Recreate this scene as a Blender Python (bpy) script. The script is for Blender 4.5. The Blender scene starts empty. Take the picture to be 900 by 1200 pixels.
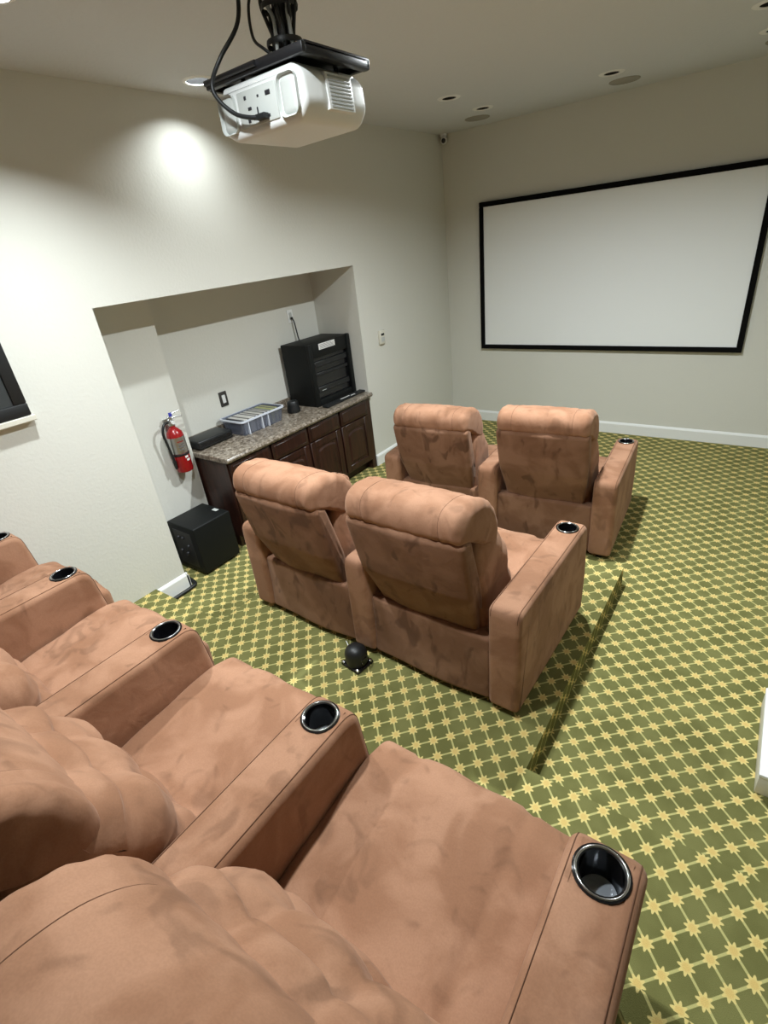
import bpy, bmesh, math, random
from mathutils import Vector, Matrix
random.seed(7)
PI = math.pi
scene = bpy.context.scene
col = scene.collection

# ------------------------------------------------------------------ camera
cam_d = bpy.data.cameras.new('camera')
cam = bpy.data.objects.new('camera', cam_d)
col.objects.link(cam)
R0 = ((0.8121559, 0.5734996, -0.1072426), (0.1917374, -0.4359546, -0.8793068), (-0.551035, 0.6935718, -0.4640244))
m = Matrix.Identity(4)
for i in range(3):
    m[i][0] = R0[0][i]; m[i][1] = -R0[1][i]; m[i][2] = -R0[2][i]
m[0][3], m[1][3], m[2][3] = 3.16706, -5.68566, 2.09564
cam.matrix_world = m
cam_d.sensor_fit = 'HORIZONTAL'; cam_d.sensor_width = 36.0
cam_d.lens = 599.454 / 900 * 36
cam_d.clip_start = 0.02
scene.camera = cam

# ------------------------------------------------------------------ world and exposure
w = bpy.data.worlds.new('world'); scene.world = w
w.use_nodes = True
w.node_tree.nodes['Background'].inputs[0].default_value = (0.05, 0.05, 0.05, 1)
vs = scene.view_settings
vs.view_transform = 'Standard'; vs.look = 'None'; vs.gamma = 1.0; vs.use_curve_mapping = False
vs.exposure = 0.45
LAMP_POWER = 52.0
CAN_DEPTH = .034

# ------------------------------------------------------------------ helpers
H = 3.0
RW, BW = 4.7, -7.6           # right wall x, rear wall y
NL, NR, NT, ND = -4.118, -1.715, 1.942, 0.54   # niche
Z2, Z3 = 0.13, 0.375         # platform levels


def tag(o, label=None, cat=None, group=None, kind=None):
    if label: o['label'] = label
    if cat: o['category'] = cat
    if group: o['group'] = group
    if kind: o['kind'] = kind
    return o


def thing(name, label, cat, loc=(0, 0, 0), rz=0.0, group=None):
    o = bpy.data.objects.new(name, None); col.objects.link(o)
    o.location = loc; o.rotation_euler = (0, 0, rz); o.empty_display_size = 0.1
    return tag(o, label, cat, group)


class MB:
    def __init__(self): self.v = []; self.f = []; self.uv = None

    def add(self, vs_, fs):
        n = len(self.v); self.v += [tuple(p) for p in vs_]
        self.f += [tuple(i + n for i in q) for q in fs]; return self

    def box(self, x0, x1, y0, y1, z0, z1, M=None):
        p = [Vector((x, y, z)) for z in (z0, z1) for y in (y0, y1) for x in (x0, x1)]
        if M is not None: p = [M @ q for q in p]
        return self.add(p, [(0, 2, 3, 1), (4, 5, 7, 6), (0, 1, 5, 4), (2, 6, 7, 3), (0, 4, 6, 2), (1, 3, 7, 5)])

    def rbox(self, x0, x1, y0, y1, z0, z1, r=0.01, seg=2, M=None):
        bm = bmesh.new(); bmesh.ops.create_cube(bm, size=1)
        for v in bm.verts:
            v.co = Vector(((x0 + x1) / 2 + v.co.x * (x1 - x0), (y0 + y1) / 2 + v.co.y * (y1 - y0), (z0 + z1) / 2 + v.co.z * (z1 - z0)))
        bmesh.ops.bevel(bm, geom=bm.edges[:], offset=r, segments=seg, profile=0.5, affect='EDGES')
        bm.verts.index_update()
        vv = [v.co.copy() for v in bm.verts]
        if M is not None: vv = [M @ q for q in vv]
        ff = [tuple(v.index for v in f.verts) for f in bm.faces]
        bm.free(); return self.add(vv, ff)

    def tube(self, pts, r, n=8, cap=True):
        pts = [Vector(p) for p in pts]; vv = []; ff = []
        prev = None
        for i, p in enumerate(pts):
            t = (pts[min(i + 1, len(pts) - 1)] - pts[max(i - 1, 0)]).normalized()
            if prev is None:
                a = Vector((0, 0, 1)) if abs(t.z) < .9 else Vector((1, 0, 0))
                u = t.cross(a).normalized()
            else:
                u = (prev - t * prev.dot(t)).normalized()
            prev = u; b = t.cross(u)
            rr = r(i / (len(pts) - 1)) if callable(r) else r
            vv += [p + (u * math.cos(k * 2 * PI / n) + b * math.sin(k * 2 * PI / n)) * rr for k in range(n)]
        for i in range(len(pts) - 1):
            for k in range(n):
                a, b2 = i * n + k, i * n + (k + 1) % n
                ff.append((a, b2, b2 + n, a + n))
        if cap:
            ff.append(tuple(range(n - 1, -1, -1))); ff.append(tuple((len(pts) - 1) * n + k for k in range(n)))
        return self.add(vv, ff)

    def lathe(self, prof, n=24, M=None, cap0=True, cap1=True):
        vv = []; ff = []
        for r, z in prof:
            vv += [Vector((r * math.cos(k * 2 * PI / n), r * math.sin(k * 2 * PI / n), z)) for k in range(n)]
        for i in range(len(prof) - 1):
            for k in range(n):
                a, b = i * n + k, i * n + (k + 1) % n
                ff.append((a, b, b + n, a + n))
        if cap0: ff.append(tuple(range(n - 1, -1, -1)))
        if cap1: ff.append(tuple((len(prof) - 1) * n + k for k in range(n)))
        if M is not None: vv = [M @ q for q in vv]
        return self.add(vv, ff)

    def sweep(self, prof, x0, x1, r, nx=8, ne=5, disp=None, taper=None, pillow=0.0):
        """closed profile (list of (y,z), counter-clockwise) swept along x with rounded ends of radius r"""
        area = sum(prof[i - 1][0] * prof[i][1] - prof[i][0] * prof[i - 1][1] for i in range(len(prof)))
        if area < 0: prof = prof[::-1]
        P = len(prof); nrm = []
        for i in range(P):
            a, b = prof[i - 1], prof[(i + 1) % P]
            ty, tz = b[0] - a[0], b[1] - a[1]; l = math.hypot(ty, tz) or 1
            nrm.append((tz / l, -ty / l))
        st = []
        for k in range(ne + 1):
            a = k / ne * PI / 2; st.append((x0 + r * (1 - math.cos(a)), r * (1 - math.sin(a))))
        for k in range(1, nx): st.append((x0 + r + (x1 - x0 - 2 * r) * k / nx, 0))
        for k in range(ne, -1, -1):
            a = k / ne * PI / 2; st.append((x1 - r * (1 - math.cos(a)), r * (1 - math.sin(a))))
        vv = []; ff = []
        xc = (x0 + x1) / 2
        cy = sum(p[0] for p in prof) / P; cz = sum(p[1] for p in prof) / P
        for x, ins in st:
            for i in range(P):
                if pillow:
                    k = 1 - pillow * ins / r; y = cy + (prof[i][0] - cy) * k; z = cz + (prof[i][1] - cz) * k
                else:
                    y = prof[i][0] - nrm[i][0] * ins; z = prof[i][1] - nrm[i][1] * ins
                if disp:
                    d = disp((x - xc) / (x1 - x0) * 2, i / P, y, z)
                    y += nrm[i][0] * d; z += nrm[i][1] * d
                xx = x
                if taper: xx = xc + (x - xc) * taper(z)
                vv.append(Vector((xx, y, z)))
        S = len(st)
        for s in range(S - 1):
            for i in range(P):
                a, b = s * P + i, s * P + (i + 1) % P
                ff.append((a, b, b + P, a + P))
        ff.append(tuple(range(P - 1, -1, -1))); ff.append(tuple((S - 1) * P + i for i in range(P)))
        return self.add(vv, ff)

    def xf(self, M):
        self.v = [tuple(M @ Vector(p)) for p in self.v]; return self

    def mesh(self, name, mat, smooth=None):
        me = bpy.data.meshes.new(name); me.from_pydata(self.v, [], self.f); me.update()
        bm = bmesh.new(); bm.from_mesh(me); bmesh.ops.recalc_face_normals(bm, faces=bm.faces[:]); bm.to_mesh(me); bm.free()
        if mat: me.materials.append(mat)
        if smooth is not None:
            me.polygons.foreach_set('use_smooth', [True] * len(me.polygons))
            me.set_sharp_from_angle(angle=math.radians(smooth))
        return me

    def build(self, name, mat, parent=None, smooth=None, label=None):
        o = bpy.data.objects.new(name, self.mesh(name, mat, smooth)); col.objects.link(o)
        if parent: o.parent = parent
        if label: o['label'] = label
        return o


def struct(name, mb, mat, parent=None, smooth=None):
    o = mb.build(name, mat, parent, smooth)
    if parent is None: o['kind'] = 'structure'
    return o


def catmull(pts, n=6, closed=False):
    out = []; N = len(pts)
    rng = range(N) if closed else range(N - 1)
    for i in rng:
        if closed: p = [pts[(i + k - 1) % N] for k in range(4)]
        else: p = [pts[max(i - 1, 0)], pts[i], pts[i + 1], pts[min(i + 2, N - 1)]]
        for k in range(n):
            t = k / n
            out.append(tuple(0.5 * ((2 * p[1][c]) + (-p[0][c] + p[2][c]) * t + (2 * p[0][c] - 5 * p[1][c] + 4 * p[2][c] - p[3][c]) * t * t + (-p[0][c] + 3 * p[1][c] - 3 * p[2][c] + p[3][c]) * t ** 3) for c in range(len(pts[0]))))
    if not closed: out.append(tuple(pts[-1]))
    return out


def rpoly(pts, rad, n=4):
    """closed polygon with rounded corners; rad one value or one for each corner"""
    out = []; N = len(pts)
    for i in range(N):
        r = rad[i] if isinstance(rad, (list, tuple)) else rad
        p = Vector(pts[i]); a = Vector(pts[i - 1]) - p; b = Vector(pts[(i + 1) % N]) - p
        ang = a.angle(b); d = min(r / math.tan(ang / 2), a.length * .48, b.length * .48)
        p0 = p + a.normalized() * d; p1 = p + b.normalized() * d
        for k in range(n + 1):
            t = k / n
            q = p0 * (1 - t) ** 2 + p * 2 * t * (1 - t) + p1 * t * t
            out.append((q.x, q.y))
    return out


def densify(prof, step):
    out = []
    for i in range(len(prof)):
        a, b = Vector(prof[i]), Vector(prof[(i + 1) % len(prof)])
        n = max(1, int((b - a).length / step))
        for k in range(n):
            q = a.lerp(b, k / n); out.append((q.x, q.y))
    return out


# ------------------------------------------------------------------ materials
def srgb(r, g, b):
    f = lambda c: (c / 255 / 12.92) if c <= 10 else ((c / 255 + .055) / 1.055) ** 2.4
    return (f(r), f(g), f(b), 1)


def mat(name, colour, rough=0.5, metal=0.0, spec=0.5, noise=None, bump=None, **kw):
    """noise = (scale, second colour, detail, low, high); bump = (scale, strength, distance)"""
    M = bpy.data.materials.new(name); M.use_nodes = True
    nt = M.node_tree; b = nt.nodes['Principled BSDF']
    b.inputs['Base Color'].default_value = colour; b.inputs['Roughness'].default_value = rough
    b.inputs['Metallic'].default_value = metal; b.inputs['Specular IOR Level'].default_value = spec
    for k, v in kw.items():
        b.inputs[k.replace('_', ' ')].default_value = v
    if noise or bump:
        g = nt.nodes.new('ShaderNodeNewGeometry')
    if noise:
        n = nt.nodes.new('ShaderNodeTexNoise'); n.inputs['Scale'].default_value = noise[0]; n.inputs['Detail'].default_value = noise[2]
        r = nt.nodes.new('ShaderNodeMapRange'); r.inputs[1].default_value = noise[3]; r.inputs[2].default_value = noise[4]
        mx = nt.nodes.new('ShaderNodeMix'); mx.data_type = 'RGBA'
        mx.inputs[6].default_value = colour; mx.inputs[7].default_value = noise[1]
        nt.links.new(g.outputs['Position'], n.inputs['Vector']); nt.links.new(n.outputs['Fac'], r.inputs[0])
        nt.links.new(r.outputs[0], mx.inputs[0]); nt.links.new(mx.outputs[2], b.inputs['Base Color'])
    if bump:
        n = nt.nodes.new('ShaderNodeTexNoise'); n.inputs['Scale'].default_value = bump[0]; n.inputs['Detail'].default_value = 3
        bp = nt.nodes.new('ShaderNodeBump'); bp.inputs['Strength'].default_value = bump[1]; bp.inputs['Distance'].default_value = bump[2]
        nt.links.new(g.outputs['Position'], n.inputs['Vector']); nt.links.new(n.outputs['Fac'], bp.inputs['Height'])
        nt.links.new(bp.outputs[0], b.inputs['Normal'])
    return M


def emis(name, colour, strength):
    M = bpy.data.materials.new(name); M.use_nodes = True; nt = M.node_tree
    b = nt.nodes['Principled BSDF']; b.inputs['Base Color'].default_value = (.8, .8, .8, 1)
    b.inputs['Emission Color'].default_value = colour; b.inputs['Emission Strength'].default_value = strength
    return M


def carpet_mat():
    M = bpy.data.materials.new('carpet'); M.use_nodes = True; nt = M.node_tree; L = nt.links.new
    b = nt.nodes['Principled BSDF']; b.inputs['Roughness'].default_value = .95; b.inputs['Specular IOR Level'].default_value = .1
    uv = nt.nodes.new('ShaderNodeUVMap')
    sp = nt.nodes.new('ShaderNodeSeparateXYZ'); L(uv.outputs[0], sp.inputs[0])

    def mt(op, a, c=None, d=None):
        n = nt.nodes.new('ShaderNodeMath'); n.operation = op
        for i, q in enumerate((a, c, d)):
            if q is None: continue
            if isinstance(q, (int, float)): n.inputs[i].default_value = q
            else: L(q, n.inputs[i])
        return n.outputs[0]

    def step(x, lo, hi):
        n = nt.nodes.new('ShaderNodeMapRange'); n.interpolation_type = 'SMOOTHSTEP'
        n.inputs[1].default_value = lo; n.inputs[2].default_value = hi; L(x, n.inputs[0]); return n.outputs[0]
    k = 1 / 0.112
    u = mt('MULTIPLY', mt('ADD', sp.outputs[0], sp.outputs[1]), k)
    v = mt('MULTIPLY', mt('SUBTRACT', sp.outputs[0], sp.outputs[1]), k)
    fu = mt('SUBTRACT', mt('FRACT', mt('ADD', u, .5)), .5)
    fv = mt('SUBTRACT', mt('FRACT', mt('ADD', v, .5)), .5)
    r = mt('SQRT', mt('ADD', mt('MULTIPLY', fu, fu), mt('MULTIPLY', fv, fv)))
    th = mt('ARCTAN2', fv, fu)
    pet = mt('MULTIPLY', mt('ADD', mt('MULTIPLY', mt('COSINE', mt('MULTIPLY', th, 8.0)), .24), 1.0), .25)
    flower = step(mt('SUBTRACT', pet, r), -.02, .02)
    core = step(r, .1, .2)
    line = mt('MAXIMUM', step(mt('ABSOLUTE', fu), .06, .035), step(mt('ABSOLUTE', fv), .06, .035))
    geo = nt.nodes.new('ShaderNodeNewGeometry')
    n1 = nt.nodes.new('ShaderNodeTexNoise'); n1.inputs['Scale'].default_value = 500; n1.inputs['Detail'].default_value = 2
    n2 = nt.nodes.new('ShaderNodeTexNoise'); n2.inputs['Scale'].default_value = 6; n2.inputs['Detail'].default_value = 3
    L(geo.outputs['Position'], n1.inputs[0]); L(geo.outputs['Position'], n2.inputs[0])

    def mix(f, a, c):
        n = nt.nodes.new('ShaderNodeMix'); n.data_type = 'RGBA'
        if isinstance(f, float): n.inputs[0].default_value = f
        else: L(f, n.inputs[0])
        for i, q in ((6, a), (7, c)):
            if isinstance(q, tuple): n.inputs[i].default_value = q
            else: L(q, n.inputs[i])
        return n.outputs[2]
    field = mix(step(n2.outputs[0], .35, .65), (.140, .138, .047, 1), (.175, .172, .062, 1))
    c = mix(line, field, (.45, .42, .17, 1))
    fl = mix(core, (.62, .45, .16, 1), (.66, .54, .21, 1))
    c = mix(flower, c, fl)
    sh = mt('ADD', mt('MULTIPLY', n1.outputs[0], .5), .75)
    hs = nt.nodes.new('ShaderNodeHueSaturation'); L(c, hs.inputs['Color']); L(sh, hs.inputs['Value'])
    L(hs.outputs[0], b.inputs['Base Color'])
    bp = nt.nodes.new('ShaderNodeBump'); bp.inputs['Strength'].default_value = .5; bp.inputs['Distance'].default_value = .004
    L(n1.outputs[0], bp.inputs['Height']); L(bp.outputs[0], b.inputs['Normal'])
    return M


def suede_mat(name, marks, tone):
    M = bpy.data.materials.new(name); M.use_nodes = True; nt = M.node_tree; L = nt.links.new
    b = nt.nodes['Principled BSDF']; b.inputs['Roughness'].default_value = .85; b.inputs['Specular IOR Level'].default_value = .15
    b.inputs['Sheen Weight'].default_value = .15; b.inputs['Sheen Roughness'].default_value = .45
    b.inputs['Sheen Tint'].default_value = (.95, .72, .58, 1)
    geo = nt.nodes.new('ShaderNodeNewGeometry')

    def noise(sc, det, dist=0.0, vec=None):
        n = nt.nodes.new('ShaderNodeTexNoise'); n.inputs['Scale'].default_value = sc; n.inputs['Detail'].default_value = det
        n.inputs['Distortion'].default_value = dist
        L(vec or geo.outputs['Position'], n.inputs[0]); return n.outputs[0]

    def rng(x, a, c, lo=0.0, hi=1.0):
        n = nt.nodes.new('ShaderNodeMapRange'); n.interpolation_type = 'SMOOTHSTEP'
        for i, q in enumerate((a, c, lo, hi)): n.inputs[i + 1].default_value = q
        L(x, n.inputs[0]); return n.outputs[0]

    def mix(f, a, c):
        n = nt.nodes.new('ShaderNodeMix'); n.data_type = 'RGBA'; L(f, n.inputs[0])
        for i, q in ((6, a), (7, c)):
            if isinstance(q, tuple): n.inputs[i].default_value = q
            else: L(q, n.inputs[i])
        return n.outputs[2]
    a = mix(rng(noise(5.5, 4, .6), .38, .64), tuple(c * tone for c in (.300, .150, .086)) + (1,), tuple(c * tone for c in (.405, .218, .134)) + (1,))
    # brushed nap: darker hand marks
    st = nt.nodes.new('ShaderNodeMapping'); st.inputs['Scale'].default_value = (1.0, 1.0, .55); L(geo.outputs['Position'], st.inputs[0])
    a = mix(rng(noise(11, 2, .8, st.outputs[0]), .55, .70, 0, marks), a, (.115, .056, .032, 1))
    a = mix(rng(noise(260, 2), .3, .7, 0, .12), a, (.10, .05, .03, 1))
    L(a, b.inputs['Base Color'])
    bp = nt.nodes.new('ShaderNodeBump'); bp.inputs['Strength'].default_value = .22; bp.inputs['Distance'].default_value = .012
    L(noise(16, 4, .5), bp.inputs['Height']); L(bp.outputs[0], b.inputs['Normal'])
    return M


def granite_mat():
    M = bpy.data.materials.new('granite'); M.use_nodes = True; nt = M.node_tree; L = nt.links.new
    b = nt.nodes['Principled BSDF']; b.inputs['Roughness'].default_value = .3
    geo = nt.nodes.new('ShaderNodeNewGeometry')
    n = nt.nodes.new('ShaderNodeTexNoise'); n.inputs['Scale'].default_value = 38; n.inputs['Detail'].default_value = 6; n.inputs['Roughness'].default_value = .75
    L(geo.outputs['Position'], n.inputs[0])
    cr = nt.nodes.new('ShaderNodeValToRGB'); e = cr.color_ramp.elements
    e[0].position = .36; e[0].color = (.035, .028, .022, 1); e[1].position = .66; e[1].color = (.48, .42, .34, 1)
    q = e.new(.47); q.color = (.16, .125, .09, 1); q = e.new(.55); q.color = (.26, .22, .18, 1)
    L(n.outputs[0], cr.inputs[0]); L(cr.outputs[0], b.inputs['Base Color'])
    return M


def wood_mat():
    M = bpy.data.materials.new('dark_cherry_wood'); M.use_nodes = True; nt = M.node_tree; L = nt.links.new
    b = nt.nodes['Principled BSDF']; b.inputs['Roughness'].default_value = .38
    geo = nt.nodes.new('ShaderNodeNewGeometry'); mp = nt.nodes.new('ShaderNodeMapping'); mp.inputs['Scale'].default_value = (18, 18, 1.6)
    L(geo.outputs['Position'], mp.inputs[0])
    n = nt.nodes.new('ShaderNodeTexNoise'); n.inputs['Scale'].default_value = 2.2; n.inputs['Detail'].default_value = 5
    L(mp.outputs[0], n.inputs[0])
    cr = nt.nodes.new('ShaderNodeValToRGB'); e = cr.color_ramp.elements
    e[0].position = .3; e[0].color = (.014, .005, .0035, 1); e[1].position = .72; e[1].color = (.048, .016, .010, 1)
    L(n.outputs[0], cr.inputs[0]); L(cr.outputs[0], b.inputs['Base Color'])
    return M


WALL = mat('wall_paint', (.66, .655, .60, 1), .9, spec=.2, bump=(55, .25, .006))
CEIL = mat('ceiling_paint', (.63, .645, .66, 1), .95, spec=.1, bump=(40, .4, .008))
TRIM = mat('white_trim', (.80, .81, .80, 1), .45)
CARPET = carpet_mat()
SUEDE = suede_mat('brown_suede', .36, .95)
SUEDE_BACK = suede_mat('brown_suede_brushed_shaded', .85, .66)   # rear panels: nap brushed darker in patches, overall tone lowered as painted shade
SEAM = mat('suede_seam', (.13, .065, .040, 1), .95, spec=.1)
GRANITE = granite_mat()
WOOD = wood_mat()
BLACK = mat('black_plastic', (.008, .009, .010, 1), .45)
BLACKM = mat('black_satin_metal', (.010, .010, .012, 1), .35)
VINYL = mat('black_vinyl_veneer', (.005, .006, .006, 1), .55, spec=.25, bump=(180, .15, .002))
GLOSS = mat('black_gloss_cup', (.006, .006, .007, 1), .12)
CHROME = mat('chrome_rim', (.55, .55, .57, 1), .14, metal=1.0)
SILVER = mat('cup_base_silver', (.42, .45, .50, 1), .3, metal=.7)
WHITE = mat('white_plastic', (.70, .71, .70, 1), .4)
WHITE2 = mat('pale_grey_plastic', (.48, .50, .48, 1), .5)
DARKP = mat('dark_port', (.02, .02, .025, 1), .4)
CANVAS = mat('screen_canvas', (.84, .86, .86, 1), .9, spec=.1)
VELVET = mat('black_velvet_frame', (.004, .004, .004, 1), .95, spec=.1)
RED = mat('red_enamel', (.28, .008, .010, 1), .25)
STEEL = mat('brushed_steel', (.55, .55, .54, 1), .35, metal=1.0)
PAPER = mat('paper_label', (.75, .75, .73, 1), .7)
INK = mat('label_ink', (.16, .17, .18, 1), .7)
BRONZE = mat('dark_bronze_plate', (.035, .032, .028, 1), .4)
IVORY = mat('ivory_plastic', (.66, .64, .55, 1), .45)
GREYP = mat('dim_grey_screen', (.035, .040, .042, 1), .2)
BLUE = mat('blue_plastic', (.03, .04, .35, 1), .4)
DUCT = mat('grille_fabric', (.33, .315, .27, 1), .9)
CLEARBIN = mat('clear_bin_plastic', (.26, .29, .38, 1), .18, Transmission_Weight=.55, Alpha=.62)
BINEDGE = mat('bin_rim_plastic', (.62, .66, .74, 1), .2)

# ------------------------------------------------------------------ setting
def carpet_obj(name, quads, parent=None, node=(0, 0), half=(.056, .056)):
    """quads: lists of 4 points; planar UVs in metres so the pattern keeps its size"""
    vv = []; ff = []; uv = []
    sx, sy = .056 / half[0], .056 / half[1]; off = (-node[0] * sx, -node[1] * sy)
    for q in quads:
        n = len(vv); vv += q; ff.append(tuple(range(n, n + len(q))))
        a = (Vector(q[1]) - Vector(q[0])).cross(Vector(q[2]) - Vector(q[1])).normalized()
        for p in q:
            if abs(a.z) > .5: uv.append((p[0] * sx + off[0], p[1] * sy + off[1]))
            elif abs(a.x) > .5: uv.append((p[1] * sy + off[1], p[2]))
            else: uv.append((p[0] * sx + off[0], p[2]))
    me = bpy.data.meshes.new(name); me.from_pydata(vv, [], ff)
    l = me.uv_layers.new(name='UVMap')
    i = 0
    for poly in me.polygons:
        for li in poly.loop_indices:
            l.data[li].uv = uv[me.loops[li].vertex_index]
    me.materials.append(CARPET); me.update()
    o = bpy.data.objects.new(name, me); col.objects.link(o)
    if parent: o.parent = parent
    else: o['kind'] = 'structure'
    return o


def slab(x0, x1, y0, y1, z0, z1):
    T = [(x0, y0, z1), (x1, y0, z1), (x1, y1, z1), (x0, y1, z1)]; B = [(p[0], p[1], z0) for p in T]
    return [T, [B[1], B[2], T[2], T[1]], [B[3], B[0], T[0], T[3]], [B[2], B[3], T[3], T[2]], [B[0], B[1], T[1], T[0]]]


fl = carpet_obj('floor', [[(-.62, BW, 0), (RW, BW, 0), (RW, 0.0, 0), (-.62, 0, 0)]], node=(2.785, -4.029), half=(.0565, .0522))
tag(fl, 'olive green carpet with a yellow flower lattice covering the floor')
P2Y0, P2Y1, P2X0, P2X1 = -4.352, -2.735, .72, 2.685
pl = carpet_obj('platform', slab(0, RW, BW, P2Y0, 0, Z2) + slab(P2X0, P2X1, P2Y0, P2Y1, 0, Z2), node=(2.236, -4.372), half=(.0540, .0578))
tag(pl, 'low carpeted step carrying the middle row of seats')
up = carpet_obj('platform', slab(0, RW, BW, -4.947, Z2, Z3), node=(3.206, -4.934), half=(.0540, .0578))
tag(up, 'raised carpeted platform carrying the rear row of seats')

T = .12
mb = MB()
mb.box(-T, 0, BW, NL, 0, H)                       # solid wall behind the rear rows
mb.box(-T, 0, NR, 0, 0, H)
mb.box(-T, 0, NL, NR, NT, H)                       # lintel over the niche
mb.box(-ND - T, -ND, NL - T, NR + T, 0, NT + T)    # niche back
mb.box(-ND, -T, NL - T, NL, 0, NT + T)
mb.box(-ND, -T, NR, NR + T, 0, NT + T)
mb.box(-ND, -T, NL, NR, NT, NT + T)
mb.box(-ND, -.36, NL, -3.555, 0, NT)               # pier inside the niche
struct('wall_left', mb, WALL)
struct('wall_front', MB().box(-T, RW + T, 0, T, 0, H), WALL)
struct('wall_right', MB().box(RW, RW + T, BW - T, 0, 0, H), WALL)
struct('wall_back', MB().box(-T, RW, BW - T, BW, 0, H), WALL)
LAMPS = [  # x, y, lit, power, label, depth of the can
    (.29, -3.25, True, .155, 'lit recessed ceiling light close to the wall above the niche', .055),
    (.74, -4.46, True, .80, 'lit recessed ceiling light above the left end of the rear seats', .062),
    (2.08, -2.66, True, 1.5, 'lit recessed ceiling light above the middle of the front two rows', .024),
    (2.06, -4.88, True, .68, 'lit recessed ceiling light just behind the projector'),
    (3.4, -2.55, True, .15, 'added dim fill light above the open carpet, out of view'),  # added unseen lamp, weak fill for the right-hand faces
    (.84, -1.365, False, 0, 'unlit ceiling light furthest from the screen, near the thermostat wall'),
    (.815, -.735, False, 0, 'unlit ceiling light nearest the wall corner and its camera'),
    (1.85, -.765, False, 0, 'unlit ceiling light above the middle of the screen'),
    (2.82, -1.41, False, 0, 'unlit ceiling light further back above the right half of the room'),
    (2.82, -.775, False, 0, 'unlit ceiling light above the right end of the screen')]
RL, RU = .066, .052          # opening radius of lit and unlit cans


def ceiling_mesh():
    bm = bmesh.new(); hs = .09
    bm.faces.new([bm.verts.new(p) for p in ((-.7, BW - T, H), (-.7, T, H), (RW + T, T, H), (RW + T, BW - T, H))])
    for x, y, *_ in LAMPS:
        for co, no in (((x - hs, 0, 0), (1, 0, 0)), ((x + hs, 0, 0), (1, 0, 0)), ((0, y - hs, 0), (0, 1, 0)), ((0, y + hs, 0), (0, 1, 0))):
            bmesh.ops.bisect_plane(bm, geom=bm.verts[:] + bm.edges[:] + bm.faces[:], plane_co=co, plane_no=no, dist=1e-6)
    dead = [f for f in bm.faces if any(abs(f.calc_center_median().x - l[0]) < hs and abs(f.calc_center_median().y - l[1]) < hs for l in LAMPS)]
    bmesh.ops.delete(bm, geom=dead, context='FACES')
    bm.verts.index_update(); vv = [v.co.copy() for v in bm.verts]; ff = [tuple(v.index for v in f.verts) for f in bm.faces]; bm.free()
    mb_ = MB().add(vv, ff)
    for x, y, lit, *_ in LAMPS:
        r = RL if lit else RU; n = 40; v2 = []
        for k in range(n):
            a = k * 2 * PI / n; c, s_ = math.cos(a), math.sin(a); q = hs / max(abs(c), abs(s_))
            v2 += [(x + c * q, y + s_ * q, H), (x + c * r, y + s_ * r, H)]
        mb_.add(v2, [(2 * k, 2 * k + 1, (2 * k + 3) % (2 * n), (2 * k + 2) % (2 * n)) for k in range(n)])
    mb_.box(-.7, RW + T, BW - T, T, H + .2, H + .25)
    return mb_


struct('ceiling', ceiling_mesh(), CEIL)


def base_profile(h=.12, t=.016):
    return [(0, 0), (t, 0), (t, h - .02), (t * .55, h - .006), (0, h)]


def baseboard(name, p0, p1, n):
    """board from p0 to p1 (x,y) standing out along n"""
    pr = base_profile(); vv = []
    for p in (p0, p1):
        for d, z in pr: vv.append((p[0] + n[0] * d, p[1] + n[1] * d, z))
    k = len(pr)
    ff = [(i, (i + 1) % k, (i + 1) % k + k, i + k) for i in range(k)] + [tuple(range(k)), tuple(range(k, 2 * k))]
    return struct(name, MB().add(vv, ff), TRIM)


baseboard('baseboard_front', (0, 0), (RW, 0), (0, -1))
baseboard('baseboard_left', (0, NR + .0), (0, 0), (1, 0))
baseboard('baseboard_left', (0, P2Y0), (0, NL + .012), (1, 0))
baseboard('baseboard_niche', (-.2, NL + .0), (.016, NL + .0), (0, 1))
baseboard('baseboard_pier', (-.36, NL + .02), (-.36, -3.56), (1, 0))
baseboard('baseboard_right', (RW, P2Y0), (RW, 0), (-1, 0))

# ------------------------------------------------------------------ ceiling lamps
LENS = emis('lamp_lens', (1.0, .97, .90, 1), 6.0)
TRIMC = mat('lamp_trim', (.82, .82, .80, 1), .5)
BAFFLE = mat('white_baffle', (.004, .004, .004, 1), .8, spec=0.0)
DBAFFLE = mat('black_baffle', (.012, .012, .012, 1), .7)


def lamp(x, y, lit, power, label, depth=CAN_DEPTH):
    t = thing('recessed_ceiling_light', label, 'light', (x, y, H), 0, 'recessed ceiling lights')
    r = RL if lit else RU; ro = .09
    MB().lathe([(r, .0), (r + .002, -.005), (ro - .008, -.005), (ro, -.0005)], 40, cap0=False, cap1=False).build('trim_ring', TRIMC, t, 40)
    dp = depth if lit else .07
    MB().lathe([(r, -.002), (r - .002, dp * .5), (r - .004, dp)], 40, cap0=False, cap1=False).build('baffle', BAFFLE if lit else DBAFFLE, t, 40)
    MB().lathe([(r - .004, dp), (.02, dp + .004), (.001, dp + .004)], 40, cap0=False).build('lens', LENS if lit else DBAFFLE, t, 40, 'glowing white lamp lens' if lit else 'dark unlit lamp')
    if lit:
        ld = bpy.data.lights.new('lamp_light', 'AREA'); ld.shape = 'DISK'; ld.size = .10; ld.energy = LAMP_POWER * power; ld.color = (.93, 1.0, 1.02)
        lo = bpy.data.objects.new('lamp_light', ld); col.objects.link(lo); lo.parent = t; lo.location = (0, 0, dp - .004)
    return t


for l in LAMPS: lamp(*l)


def ceiling_speaker(x, y, label):
    t = thing('ceiling_speaker', label, 'speaker', (x, y, H), 0, 'round ceiling speakers')
    MB().lathe([(.113, 0), (.113, -.004), (.106, -.007), (.104, -.005)], 36, cap0=False, cap1=False).build('rim', DUCT, t, 40)
    MB().lathe([(.105, -.004), (.06, -.0055), (.001, -.006)], 36, cap0=False).build('grille', DUCT, t, 40)


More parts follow.
